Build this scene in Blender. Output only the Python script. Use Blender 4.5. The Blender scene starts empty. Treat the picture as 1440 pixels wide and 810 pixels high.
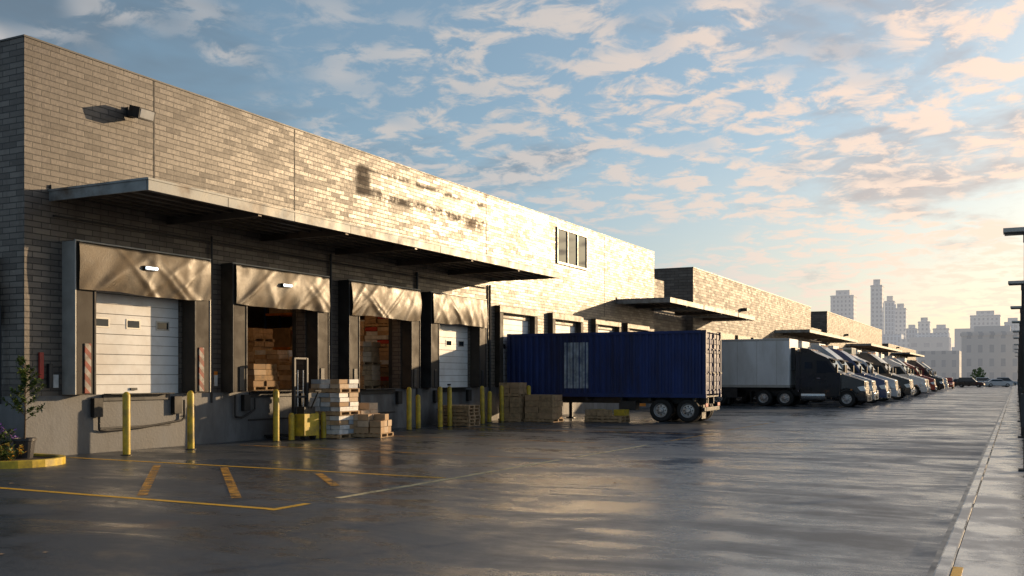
import bpy, bmesh, math, random
from mathutils import Vector
random.seed(7)
R=math.radians
S=bpy.context.scene
SUN_AZ=27.5; SUN_EL=9.5
# ---------------------------------------------------------------- node helpers
def nd(nt,t,props=None,ins=None):
    n=nt.nodes.new(t)
    for k,v in (props or {}).items(): setattr(n,k,v)
    for k,v in (ins or {}).items():
        s=n.inputs[k]
        if isinstance(v,bpy.types.NodeSocket): nt.links.new(v,s)
        else: s.default_value=v
    return n
def math_(nt,op,a,b=0.0,clamp=False):
    return nd(nt,'ShaderNodeMath',{'operation':op,'use_clamp':clamp},{0:a,1:b}).outputs[0]
def rng(nt,v,a,b,c=0.0,d=1.0,smooth=False):
    n=nd(nt,'ShaderNodeMapRange',{'interpolation_type':'SMOOTHSTEP' if smooth else 'LINEAR'},{0:v,1:a,2:b,3:c,4:d}); return n.outputs[0]
def mixc(nt,f,a,b,mode='MIX'):
    n=nt.nodes.new('ShaderNodeMix'); n.data_type='RGBA'; n.blend_type=mode
    for i,v in ((0,f),(6,a),(7,b)):
        if isinstance(v,bpy.types.NodeSocket): nt.links.new(v,n.inputs[i])
        else: n.inputs[i].default_value=(v if i==0 else (v[0],v[1],v[2],1))
    return n.outputs[2]
def noise(nt,vec,scale,detail=4,rough=.55,dist=0):
    ins={'Scale':scale,'Detail':detail,'Roughness':rough,'Distortion':dist}
    if vec is not None: ins['Vector']=vec
    return nd(nt,'ShaderNodeTexNoise',None,ins).outputs['Fac']
def newmat(name):
    m=bpy.data.materials.new(name); m.use_nodes=True
    return m,m.node_tree,m.node_tree.nodes['Principled BSDF']
def setb(nt,b,k,v):
    if isinstance(v,bpy.types.NodeSocket): nt.links.new(v,b.inputs[k])
    else: b.inputs[k].default_value=v
def pos(nt): return nd(nt,'ShaderNodeNewGeometry').outputs['Position']
def scaled(nt,v,s): return nd(nt,'ShaderNodeVectorMath',{'operation':'MULTIPLY'},{0:v,1:s}).outputs[0]
def bump(nt,b,h,strength=.3,dist=.02):
    n=nd(nt,'ShaderNodeBump',None,{'Height':h,'Strength':strength,'Distance':dist}); nt.links.new(n.outputs[0],b.inputs['Normal'])
def simple(name,col,rough=.5,metal=0.0,var=.25,scale=3.0,bmp=0.0,dirt=None,coat=0.0,streak=1.0,spec=.5):
    m,nt,b=newmat(name)
    p=pos(nt)
    v=scaled(nt,p,(scale,scale,scale*streak))
    n1=noise(nt,v,1.0,4,.6)
    f=rng(nt,n1,.3,.7,1-var,1+var)
    c=mixc(nt,1.0,col,nd(nt,'ShaderNodeCombineColor',None,{0:f,1:f,2:f}).outputs[0],'MULTIPLY')
    if dirt:
        n2=noise(nt,v,.45,6,.65)
        c=mixc(nt,rng(nt,n2,.48,.66,0,.85),c,dirt)
    setb(nt,b,'Base Color',c)
    setb(nt,b,'Roughness',rng(nt,n1,.3,.7,max(.03,rough-.1),min(1,rough+.12)))
    setb(nt,b,'Metallic',metal); setb(nt,b,'Specular IOR Level',spec)
    if coat: setb(nt,b,'Coat Weight',coat)
    if bmp: bump(nt,b,noise(nt,p,scale*14,3),bmp,.01)
    return m
def emis(name,col,st):
    m,nt,b=newmat(name); setb(nt,b,'Base Color',(*col,1)); setb(nt,b,'Emission Color',(*col,1)); setb(nt,b,'Emission Strength',st); return m
# ---------------------------------------------------------------- materials
def brick(name,c1,c2,mort,bw=.46,rh=.135,ghost=False,rough=(.32,.58),spec=.5):
    m,nt,b=newmat(name)
    p=pos(nt); s=nd(nt,'ShaderNodeSeparateXYZ',None,{0:p})
    u=math_(nt,'ADD',s.outputs[0],s.outputs[1]); z=s.outputs[2]
    wob=math_(nt,'MULTIPLY',math_(nt,'SUBTRACT',noise(nt,p,1.3,2),.5),.014)
    v=nd(nt,'ShaderNodeCombineXYZ',None,{0:u,1:math_(nt,'ADD',z,wob),2:0.0}).outputs[0]
    bt=nd(nt,'ShaderNodeTexBrick',{'offset':.5},{'Vector':v,'Color1':(1,1,1,1),'Color2':(0,0,0,1),'Mortar':(.3,.3,.3,1),'Scale':1.0,'Mortar Size':.012,'Mortar Smooth':.3,'Bias':0,'Brick Width':bw,'Row Height':rh})
    per=nd(nt,'ShaderNodeSeparateColor',None,{0:bt.outputs[0]}).outputs[0]
    c=mixc(nt,per,c2,c1)
    v2=nd(nt,'ShaderNodeCombineXYZ',None,{0:u,1:z,2:0.0}).outputs[0]
    big=noise(nt,v2,.35,6,.62)
    v3=nd(nt,'ShaderNodeCombineXYZ',None,{0:math_(nt,'MULTIPLY',u,3.0),1:math_(nt,'MULTIPLY',z,.3),2:0.0}).outputs[0]
    st=noise(nt,v3,1.0,4,.6)
    c=mixc(nt,rng(nt,big,.36,.64,0,.6),c,(c1[0]*.45,c1[1]*.43,c1[2]*.42))
    c=mixc(nt,rng(nt,st,.52,.70,0,.5),c,(c1[0]*.36,c1[1]*.33,c1[2]*.30))
    fine=noise(nt,p,9,4,.65)
    c=mixc(nt,rng(nt,fine,.58,.8,0,.4),c,(.34,.30,.26))
    rr=math_(nt,'ADD',rng(nt,per,0,1,rough[1]-.04,rough[0]+.04),rng(nt,fine,.3,.7,-.05,.08))
    if ghost:
        wn=math_(nt,'MULTIPLY',math_(nt,'SUBTRACT',noise(nt,v,1.3,6,.7),.5),.7)
        y2=math_(nt,'ADD',s.outputs[1],math_(nt,'MULTIPLY',wn,1.2)); z2=math_(nt,'ADD',z,math_(nt,'MULTIPLY',wn,.25))
        def rect(y0,y1,z0,z1,e):
            a=rng(nt,y2,y0-e,y0+e); bb=rng(nt,y2,y1-e,y1+e,1,0); cc=rng(nt,z2,z0-e*.5,z0+e*.5); dd=rng(nt,z2,z1-e*.5,z1+e*.5,1,0)
            return math_(nt,'MULTIPLY',math_(nt,'MULTIPLY',a,bb),math_(nt,'MULTIPLY',cc,dd))
        outer=rect(27.1,35.9,7.88,8.86,.10); inner=rect(27.8,36.6,8.16,8.74,.12)
        edge=math_(nt,'SUBTRACT',outer,inner,True)
        edge=math_(nt,'MULTIPLY',edge,math_(nt,'MAXIMUM',rng(nt,y2,27.8,28.4,.9,.0),rng(nt,noise(nt,v,2.1,5,.7),.45,.56,0,.85)))
        c=mixc(nt,math_(nt,'MULTIPLY',inner,.9),c,(.55,.49,.40))
        c=mixc(nt,edge,c,(.045,.03,.02))
        rb=math_(nt,'MULTIPLY',rect(34.4,35.6,7.75,8.2,.22),rng(nt,noise(nt,v,2.5,5,.7),.36,.5))
        c=mixc(nt,rb,c,(.10,.045,.02))
        rust=math_(nt,'MULTIPLY',rect(41.6,43.4,6.6,9.1,.25),rng(nt,noise(nt,v,1.8,5,.7),.38,.55))
        c=mixc(nt,math_(nt,'MULTIPLY',rust,.85),c,(.08,.045,.025))
        pale=math_(nt,'MULTIPLY',rng(nt,y2,26,37,0,1,True),rng(nt,y2,44,55,1,0,True))  # sun highlight stretch of the wall, painted lighter in the brick colour
        pale=math_(nt,'MULTIPLY',pale,rng(nt,big,.32,.58,1,.45))
        c=mixc(nt,math_(nt,'MULTIPLY',pale,.42),c,(.44,.37,.28))
        rr=math_(nt,'ADD',rr,math_(nt,'MULTIPLY',math_(nt,'MAXIMUM',edge,rb),.35)); rr=math_(nt,'SUBTRACT',rr,math_(nt,'MULTIPLY',pale,.06))
    c=mixc(nt,bt.outputs['Fac'],c,mort)
    c=mixc(nt,rng(nt,math_(nt,'ADD',z,math_(nt,'MULTIPLY',st,1.2)),1.6,3.0,.45,0),c,(.045,.042,.04))
    setb(nt,b,'Base Color',c); setb(nt,b,'Roughness',rr); setb(nt,b,'Specular IOR Level',spec)
    h=math_(nt,'ADD',math_(nt,'MULTIPLY',bt.outputs['Fac'],-1.0),math_(nt,'MULTIPLY',fine,.4))
    h=math_(nt,'ADD',h,math_(nt,'MULTIPLY',per,.35))
    bump(nt,b,h,.8,.016)
    return m
M={}
M['brick']=brick('gray_brick',(.185,.160,.138),(.098,.087,.079),(.033,.031,.029),ghost=True)
M['brick2']=brick('gray_brick_far',(.19,.17,.15),(.125,.112,.10),(.05,.046,.042),bw=.6,rh=.2,rough=(.45,.68),spec=.35)
M['conc']=simple('foundation_concrete',(.145,.152,.16),.6,var=.4,scale=1.4,bmp=.5,dirt=(.05,.05,.05),streak=.4)
M['coping']=simple('coping_metal',(.08,.08,.08),.5,.4,var=.3)
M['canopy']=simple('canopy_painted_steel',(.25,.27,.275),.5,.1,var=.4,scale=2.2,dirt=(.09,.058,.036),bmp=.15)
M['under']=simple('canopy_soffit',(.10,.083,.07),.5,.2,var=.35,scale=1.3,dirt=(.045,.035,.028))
M['door']=simple('white_door_panel',(.80,.82,.83),.4,var=.05,scale=1.5,dirt=(.62,.60,.57),spec=.35)
M['doorgap']=simple('door_gap',(.22,.22,.22),.6)
M['fabric']=simple('shelter_curtain_vinyl',(.092,.066,.038),.44,var=.5,scale=2.5,bmp=.35,dirt=(.035,.026,.018),spec=.42)
M['fabric2']=simple('shelter_side_vinyl',(.05,.042,.034),.6,var=.3,scale=2.5,bmp=.2,spec=.25)
M['trim']=simple('aluminium_trim',(.45,.45,.43),.5,.4,var=.15)
M['black']=simple('black_rubber',(.02,.02,.02),.6,var=.3,bmp=.2)
M['dark']=simple('dark_steel',(.045,.047,.05),.45,.5,var=.3)
m,nt,b=newmat('dark_glass'); setb(nt,b,'Base Color',(.02,.03,.04,1)); setb(nt,b,'Roughness',.03); M['glass']=m
M['yellow']=simple('safety_yellow_paint',(.58,.42,.035),.45,var=.3,scale=5,dirt=(.22,.16,.05),bmp=.1)
M['wood']=simple('pallet_wood',(.40,.27,.15),.75,var=.4,scale=6,bmp=.4)
M['card']=simple('cardboard',(.42,.28,.16),.75,var=.25,scale=4)
M['card2']=simple('cardboard_pale',(.55,.42,.29),.75,var=.25,scale=4)
M['wrap']=simple('white_carton',(.62,.63,.63),.45,var=.25,scale=5)
M['blue']=simple('container_blue_paint',(.018,.040,.16),.50,.0,var=.4,scale=1.2,bmp=.08,dirt=(.025,.03,.06),streak=.3,spec=.35)
M['sun_patch']=simple('container_sunlit_patch',(.36,.43,.50),.5,0,var=.35,scale=4,dirt=(.12,.17,.26))  # pale colour standing in for a sunlit patch on the container
M['white']=simple('white_trailer_paint',(.74,.76,.78),.4,0,var=.08,scale=1,dirt=(.52,.52,.50),streak=.3,spec=.35)
M['red']=simple('red_paint',(.42,.045,.03),.5,var=.3)
M['orange']=simple('amber_plastic',(.75,.25,.03),.4)
M['chrome']=simple('chrome',(.55,.55,.55),.2,1,var=.1)
M['tire']=simple('tire_rubber',(.018,.018,.018),.75,var=.3,bmp=.2)
M['rim']=simple('wheel_rim',(.5,.5,.5),.35,.7,var=.2)
M['floor']=simple('dock_floor_concrete',(.2,.19,.18),.5,var=.3)
M['plaster']=simple('interior_wall',(.14,.125,.11),.7,var=.2)
M['lamp']=emis('led_lamp',(.75,.9,1.0),7)
M['fill_warm']=emis('warm_fill_glow',(1,.58,.28),17)  # added glow to brighten the dock interior, not a known fixture
M['head']=simple('headlamp_lens',(.75,.75,.72),.1,.3,var=.1)
M['soil']=simple('soil',(.05,.035,.025),.9,var=.4,scale=6,bmp=.5)
M['leaf']=simple('leaf_green',(.10,.15,.03),.5,var=.5,scale=5)
M['leaf2']=simple('leaf_dark',(.04,.08,.025),.5,var=.5,scale=5)
M['flower']=simple('purple_flower',(.25,.12,.42),.6,var=.3)
M['flower2']=simple('yellow_flower',(.7,.4,.05),.6,var=.3)
M['bark']=simple('bark',(.12,.08,.05),.9,var=.4,scale=9,bmp=.5)
M['pot']=simple('pot_plastic',(.03,.03,.035),.5)
def paint(n,c,r=.3): 
    return simple(n,c,r,.0,var=.1,scale=1,coat=.35,spec=.4)
M['p_black']=paint('paint_black',(.02,.024,.028)); M['p_sil']=paint('paint_silver',(.33,.39,.45)); M['p_blue']=paint('paint_blue',(.02,.05,.16))
M['p_white']=paint('paint_white',(.65,.67,.69)); M['p_red']=paint('paint_red',(.35,.04,.02)); M['p_green']=paint('paint_teal',(.03,.09,.10))
m,nt,b=newmat('hazard_stripes'); p=pos(nt); s=nd(nt,'ShaderNodeSeparateXYZ',None,{0:p})
w=math_(nt,'FRACT',math_(nt,'MULTIPLY',math_(nt,'ADD',s.outputs[1],s.outputs[2]),3.2))
hc=mixc(nt,math_(nt,'GREATER_THAN',w,.5),(.40,.36,.32),(.30,.05,.03)); hc=mixc(nt,rng(nt,noise(nt,p,6,5,.7),.42,.6,0,.7),hc,(.09,.065,.045))
setb(nt,b,'Base Color',hc); setb(nt,b,'Roughness',.6); M['haz']=m
# wet asphalt
m,nt,b=newmat('wet_asphalt'); p=pos(nt)
agg=noise(nt,p,60,2,.7); mid=noise(nt,p,1.6,5,.65); big=noise(nt,scaled(nt,p,(.13,.2,1)),1.0,5,.62,.5)
strip=noise(nt,scaled(nt,p,(.28,.75,1)),1.0,6,.70,.8)
c=mixc(nt,rng(nt,big,.35,.65),(.026,.036,.050),(.052,.064,.080))
c=mixc(nt,rng(nt,agg,.35,.75,0,.5),c,(.085,.096,.108))
c=mixc(nt,rng(nt,mid,.54,.68,0,.55),c,(.017,.020,.026))
vor=nd(nt,'ShaderNodeTexVoronoi',{'feature':'DISTANCE_TO_EDGE'},{'Vector':nd(nt,'ShaderNodeVectorMath',{'operation':'ADD'},{0:scaled(nt,p,(.14,.14,1)),1:scaled(nt,nd(nt,'ShaderNodeTexNoise',None,{'Vector':p,'Scale':.9,'Detail':4.0}).outputs['Color'],(.35,.35,0))}).outputs[0],'Scale':1.0}).outputs[0]
crack=math_(nt,'MULTIPLY',rng(nt,vor,.0,.004,1,0),rng(nt,big,.42,.56))
c=mixc(nt,math_(nt,'MULTIPLY',crack,.7),c,(.012,.012,.012))
stain=noise(nt,scaled(nt,p,(.9,.5,1)),1.0,4,.5,.2)
c=mixc(nt,rng(nt,stain,.66,.71,0,.5),c,(.12,.07,.045))
setb(nt,b,'Base Color',c)
wet=rng(nt,math_(nt,'ADD',math_(nt,'MULTIPLY',big,.35),math_(nt,'ADD',math_(nt,'MULTIPLY',strip,.45),math_(nt,'MULTIPLY',mid,.2))),.41,.59,0,1,True)
ro=math_(nt,'ADD',rng(nt,wet,0,1,.50,.15),math_(nt,'MULTIPLY',math_(nt,'SUBTRACT',agg,.5),.25))
setb(nt,b,'Roughness',ro); setb(nt,b,'Specular IOR Level',.68)
bs=nd(nt,'ShaderNodeBump',None,{'Height':math_(nt,'ADD',math_(nt,'MULTIPLY',agg,math_(nt,'SUBTRACT',1.3,wet)),math_(nt,'MULTIPLY',mid,.35)),'Strength':.42,'Distance':.01})
nt.links.new(bs.outputs[0],b.inputs['Normal']); M['asphalt']=m
# sidewalk
m,nt,b=newmat('wet_sidewalk_concrete'); p=pos(nt); s=nd(nt,'ShaderNodeSeparateXYZ',None,{0:p})
n1=noise(nt,p,1.3,6,.6); n2=noise(nt,p,40,3)
c=mixc(nt,rng(nt,n1,.35,.65),(.26,.27,.28),(.44,.45,.45)); c=mixc(nt,rng(nt,n2,.4,.7,0,.4),c,(.18,.185,.19))
j=math_(nt,'FRACT',math_(nt,'MULTIPLY',s.outputs[1],.5)); c=mixc(nt,math_(nt,'LESS_THAN',j,.012),c,(.05,.05,.05))
setb(nt,b,'Base Color',c); setb(nt,b,'Roughness',rng(nt,n1,.42,.58,.42,.10)); setb(nt,b,'Specular IOR Level',.7); bump(nt,b,n2,.2,.01); M['walk']=m
M['ground']=simple('far_ground',(.10,.10,.09),.8,scale=.05)
M['gutter']=simple('gutter_seal',(.02,.02,.022),.35,scale=3)
def mark(name,col,lo=.44,hi=.58):
    m,nt,b=newmat(name); p=pos(nt)
    n1=noise(nt,p,3.5,6,.7); n2=noise(nt,p,40,2)
    setb(nt,b,'Base Color',mixc(nt,rng(nt,n2,.4,.7,0,.5),col,(col[0]*.5,col[1]*.5,col[2]*.5))); setb(nt,b,'Roughness',.5); setb(nt,b,'Specular IOR Level',.3)
    setb(nt,b,'Alpha',rng(nt,math_(nt,'ADD',math_(nt,'MULTIPLY',n1,.75),math_(nt,'MULTIPLY',n2,.25)),lo,hi,.08,1)); return m
M['ymark']=mark('worn_yellow_marking',(.80,.46,.04),.34,.47); M['wmark']=mark('worn_white_marking',(.78,.66,.38),.36,.50)
M['ymark2']=mark('very_worn_yellow_marking',(.66,.34,.06),.42,.57)
def facade(name,c,win,bw,rh,ms,haze=.0):
    m,nt,b=newmat(name); p=pos(nt); s=nd(nt,'ShaderNodeSeparateXYZ',None,{0:p})
    v=nd(nt,'ShaderNodeCombineXYZ',None,{0:math_(nt,'ADD',s.outputs[0],s.outputs[1]),1:s.outputs[2],2:0.0}).outputs[0]
    bt=nd(nt,'ShaderNodeTexBrick',{'offset':0.0},{'Vector':v,'Color1':(*win,1),'Color2':(win[0]*1.2,win[1]*1.2,win[2]*1.2,1),'Mortar':(*c,1),'Scale':1.0,'Mortar Size':ms,'Mortar Smooth':0.0,'Brick Width':bw,'Row Height':rh})
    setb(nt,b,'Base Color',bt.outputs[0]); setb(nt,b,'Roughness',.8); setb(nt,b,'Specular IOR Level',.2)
    if haze: setb(nt,b,'Emission Color',(.64,.58,.54,1)); setb(nt,b,'Emission Strength',haze)   # distance haze put on as a faint glow of the facade
    return m
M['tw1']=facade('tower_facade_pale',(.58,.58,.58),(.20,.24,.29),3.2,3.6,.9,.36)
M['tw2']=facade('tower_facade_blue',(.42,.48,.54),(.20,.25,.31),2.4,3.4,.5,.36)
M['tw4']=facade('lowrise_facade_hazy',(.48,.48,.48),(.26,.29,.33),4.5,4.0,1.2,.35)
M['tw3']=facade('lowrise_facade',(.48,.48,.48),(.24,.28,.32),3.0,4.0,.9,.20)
# ---------------------------------------------------------------- mesh builder
class MB:
    def __init__(s): s.v=[];s.f=[];s.m=[];s.mats=[]
    def mi(s,k):
        m=M[k] if isinstance(k,str) else k
        if m not in s.mats: s.mats.append(m)
        return s.mats.index(m)
    def add(s,vs,fs,k):
        o=len(s.v); i=s.mi(k); s.v+= [tuple(v) for v in vs]
        for f in fs: s.f.append([a+o for a in f]); s.m.append(i)
    def box(s,x0,x1,y0,y1,z0,z1,k):
        s.add([(x0,y0,z0),(x1,y0,z0),(x1,y1,z0),(x0,y1,z0),(x0,y0,z1),(x1,y0,z1),(x1,y1,z1),(x0,y1,z1)],
          [(0,3,2,1),(4,5,6,7),(0,1,5,4),(1,2,6,5),(2,3,7,6),(3,0,4,7)],k)
    def hexa(s,vs,k): s.add(vs,[(0,3,2,1),(4,5,6,7),(0,1,5,4),(1,2,6,5),(2,3,7,6),(3,0,4,7)],k)
    def rbox(s,cx,cy,z0,z1,w,d,ang,k):
        c,sn=math.cos(ang),math.sin(ang); P=[]
        for z in (z0,z1):
            for a,b in ((-1,-1),(1,-1),(1,1),(-1,1)):
                x=a*w/2;y=b*d/2; P.append((cx+x*c-y*sn,cy+x*sn+y*c,z))
        s.hexa(P,k)
    def prism(s,pts,y0,y1,k):
        n=len(pts); vs=[(x,y0,z) for x,z in pts]+[(x,y1,z) for x,z in pts]
        fs=[tuple(range(n)),tuple(range(2*n-1,n-1,-1))]+[(i,(i+1)%n,(i+1)%n+n,i+n) for i in range(n)]
        s.add(vs,fs,k)
    def lathe(s,c,axis,prof,k,n=24,ph=None):
        vs=[];fs=[]
        for (r,a) in prof:
            for i in range(n):
                t=2*math.pi*i/n; u=r*math.cos(t); w=r*math.sin(t)
                if axis=='y': vs.append((c[0]+u,c[1]+a,c[2]+w))
                elif axis=='x': vs.append((c[0]+a,c[1]+u,c[2]+w))
                else: vs.append((c[0]+u,c[1]+w,c[2]+a))
        for j in range(len(prof)-1):
            for i in range(n):
                fs.append((j*n+i,j*n+(i+1)%n,(j+1)*n+(i+1)%n,(j+1)*n+i))
        s.add(vs,fs,k)
    def tube(s,p0,p1,r,k,n=10,r1=None):
        p0=Vector(p0);p1=Vector(p1); d=(p1-p0).normalized(); r1=r if r1 is None else r1
        a=d.orthogonal().normalized(); b=d.cross(a); vs=[]
        for p,rr in ((p0,r),(p1,r1)):
            for i in range(n):
                t=2*math.pi*i/n; vs.append(p+a*rr*math.cos(t)+b*rr*math.sin(t))
        fs=[(i,(i+1)%n,(i+1)%n+n,i+n) for i in range(n)]+[tuple(range(n-1,-1,-1)),tuple(range(n,2*n))]
        s.add(vs,fs,k)
    def path(s,ps,r,k,n=8):
        for a,b in zip(ps,ps[1:]): s.tube(a,b,r,k,n)
    def make(s,name,parent=None,bevel=0,smooth=False,loc=(0,0,0),recalc=True):
        me=bpy.data.meshes.new(name); me.from_pydata(s.v,[],s.f); 
        for m in s.mats: me.materials.append(m)
        for p,i in zip(me.polygons,s.m): p.material_index=i
        if recalc:
            bm=bmesh.new(); bm.from_mesh(me); bmesh.ops.recalc_face_normals(bm,faces=bm.faces); bm.to_mesh(me); bm.free()
        if smooth:
            me.polygons.foreach_set('use_smooth',[True]*len(me.polygons))
            try: me.set_sharp_from_angle(angle=R(35))
            except Exception: pass
        o=bpy.data.objects.new(name,me); S.collection.objects.link(o); o.location=loc
        if parent: o.parent=parent
        if bevel:
            md=o.modifiers.new('bevel','BEVEL'); md.width=bevel; md.segments=2; md.limit_method='ANGLE'; md.angle_limit=R(40)
        return o
def empty(name,loc=(0,0,0),rot=0):
    e=bpy.data.objects.new(name,None); S.collection.objects.link(e); e.location=loc; e.rotation_euler[2]=rot; return e
# ---------------------------------------------------------------- ground
g=MB(); g.add([(-3000,-1500,-.03),(3000,-1500,-.03),(3000,4500,-.03),(-3000,4500,-.03)],[(0,1,2,3)],'ground'); g.make('ground')
g=MB(); g.add([(-140,-60,0),(-.62,-60,0),(-.62,420,0),(-140,420,0)],[(0,1,2,3)],'asphalt'); g.make('asphalt_yard')
g=MB(); g.box(-.5,9,-60,300,-.02,.12,'walk'); g.make('sidewalk')
g=MB(); g.box(-.64,-.505,7.6,300,-.02,.125,'walk'); g.box(-.64,-.505,-60,7.6,-.02,.125,'yellow'); g.make('kerb',bevel=.02)
g=MB(); g.add([(-.73,-60,.005),(-.645,-60,.005),(-.645,300,.005),(-.73,300,.005)],[(0,1,2,3)],'gutter'); g.make('gutter_strip')
g=MB(); g.box(-.50,-.42,5.5,9.6,.121,.126,'ymark'); g.make('kerb_yellow_marking')
def strip_(mb,x0,y0,x1,y1,w,k,z=.004):
    d=Vector((x1-x0,y1-y0)).normalized(); n=Vector((-d.y,d.x))*w/2
    mb.add([(x0+n.x,y0+n.y,z),(x1+n.x,y1+n.y,z),(x1-n.x,y1-n.y,z),(x0-n.x,y0-n.y,z)],[(0,1,2,3)],k)
g=MB()
strip_(g,-18.5,10.65,-9.05,10.6,.13,'ymark'); strip_(g,-8.98,10.5,-8.98,11.3,.13,'ymark'); 
strip_(g,-18.9,15.35,-9.05,15.25,.12,'ymark'); strip_(g,-8.98,12.0,-8.85,19.7,.13,'wmark'); strip_(g,-18.3,20.2,-9.05,19.8,.12,'ymark2')
strip_(g,-17.8,25.4,-9.1,25.2,.12,'ymark2'); strip_(g,-17.8,30.7,-9,30.5,.12,'ymark2'); strip_(g,-8.8,20.6,-8.7,25,.12,'wmark',.004)
strip_(g,-8.7,26.5,-8.6,31,.12,'ymark2'); strip_(g,-8.7,33,-8.6,40,.12,'ymark2')
g.make('bay_line_marking')
g=MB()
for a in ((-15.6,14.8,-11.8,10.9),(-14.0,15.0,-10.3,11.3),(-11.6,14.9,-10,13.3)): strip_(g,*a,.15,'ymark2',.008)
g.make('hatch_marking')
g=MB()
for i in range(90):
    x=random.uniform(-17,-2);y=random.uniform(6,40);r=random.uniform(.02,.05)
    a=random.random()*6
    g.add([(x+r*math.cos(a+q*1.57)*(1 if q%2 else .6),y+r*math.sin(a+q*1.57),.010+.004*(q%2)) for q in range(4)],[(0,1,2,3)],'bark' if i%3 else 'card')
g.make('fallen_leaves')
# ---------------------------------------------------------------- main warehouse
WX=-19.5; Y0=14.7; Y1=57.4; H=9.3; DF=1.37
C=[17.8,22.9,28.2,33.2,38.7]
wh=empty('loading_dock_warehouse',(WX,Y0,0))
def child(mb,name,par,**k):
    o=mb.make(name,par,**k); o.location=(-par.location[0],-par.location[1],-par.location[2]); return o
g=MB()
T=.35; OT=4.3
ys=[Y0]; 
for c in C+[44.0,49.3,54.0]: ys+=[c-1.5,c+1.5]
ys.append(Y1)
for i in range(0,len(ys),2): g.box(WX-T,WX,ys[i],ys[i+1],DF,OT,'brick')
g.box(WX-T,WX,Y0,Y1,OT,H,'brick')
g.box(-70,WX-T,Y0,Y0+T,0,H,'brick'); g.box(-70,WX-T,Y1-T,Y1,0,H,'brick'); g.box(-70.3,-70,Y0,Y1,0,H,'brick')
child(g,'brick_walls',wh)
g=MB(); g.box(-70,WX-T,Y0+T,Y1-T,H-.6,H-.4,'dark'); child(g,'roof',wh)
g=MB(); g.box(WX-T-.05,WX+.02,Y0-.02,Y1+.02,H,H+.04,'coping'); g.box(-70,WX-T-.05,Y0-.02,Y0+T+.04,H,H+.04,'coping'); child(g,'parapet_coping',wh)
g=MB()
for y in (18.4,23.9,36.1,49.3): g.box(WX-.01,WX+.006,y-.02,y+.02,6.1 if y<37 else 5.0,H-.01,'black')
child(g,'control_joints',wh)
g=MB(); g.box(WX-1,WX+.04,Y0-.03,Y1,0,DF,'conc'); g.box(-70,WX-1,Y0-.03,Y0+.3,0,DF-.3,'conc'); child(g,'concrete_foundation',wh)
g=MB(); g.box(-70,WX-1,Y0+.3,Y1-T,DF-.2,DF-.003,'floor'); child(g,'dock_floor',wh)
g=MB(); g.box(-33,-32.8,Y0+T,Y1-T,DF,7,'plaster'); g.box(-32.8,WX-T,19.95,20.1,DF,7,'plaster'); g.box(-32.8,WX-T,41.0,41.15,DF,7,'plaster'); g.box(-32.8,WX-T,20.1,41,6.4,6.5,'plaster'); child(g,'interior_partitions',wh)
def sect_door(c,z0=DF,z1=OT,x=-19.60,win=True):
    g=MB(); h=(z1-z0)/6
    g.box(x-.06,x-.03,c-1.5,c+1.5,z0,z1,'doorgap')
    for i in range(6):
        g.box(x-.03,x+.02,c-1.49,c+1.49,z0+i*h+.008,z0+(i+1)*h-.008,'door')
        g.box(x+.02,x+.028,c-1.47,c+1.47,z0+(i+.5)*h-.006,z0+(i+.5)*h+.006,'doorgap')
    if win:
        for k in (-.95,0,.95):
            zz=z0+3.35*h
            g.box(x+.02,x+.035,c+k-.22,c+k+.22,zz-.02,zz+.22,'trim'); g.box(x+.03,x+.04,c+k-.18,c+k+.18,zz+.015,zz+.185,'glass')
    g.box(x+.02,x+.06,c-.1,c+.1,z0+.1,z0+.16,'dark')
    return child(g,'sectional_door',wh)
sect_door(C[0]); sect_door(C[3]); sect_door(C[4],z1=OT)
for c in (44.0,49.3,54.0): sect_door(c)
for c in (C[1],C[2]):
    g=MB(); 
    g.box(-19.78,-19.72,c-1.49,c+1.49,3.95,OT,'doorgap')
    g.box(-20.0,-19.86,c-1.56,c-1.5,DF,OT,'dark'); g.box(-20.0,-19.86,c+1.5,c+1.56,DF,OT,'dark')
    child(g,'raised_door',wh)
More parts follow.
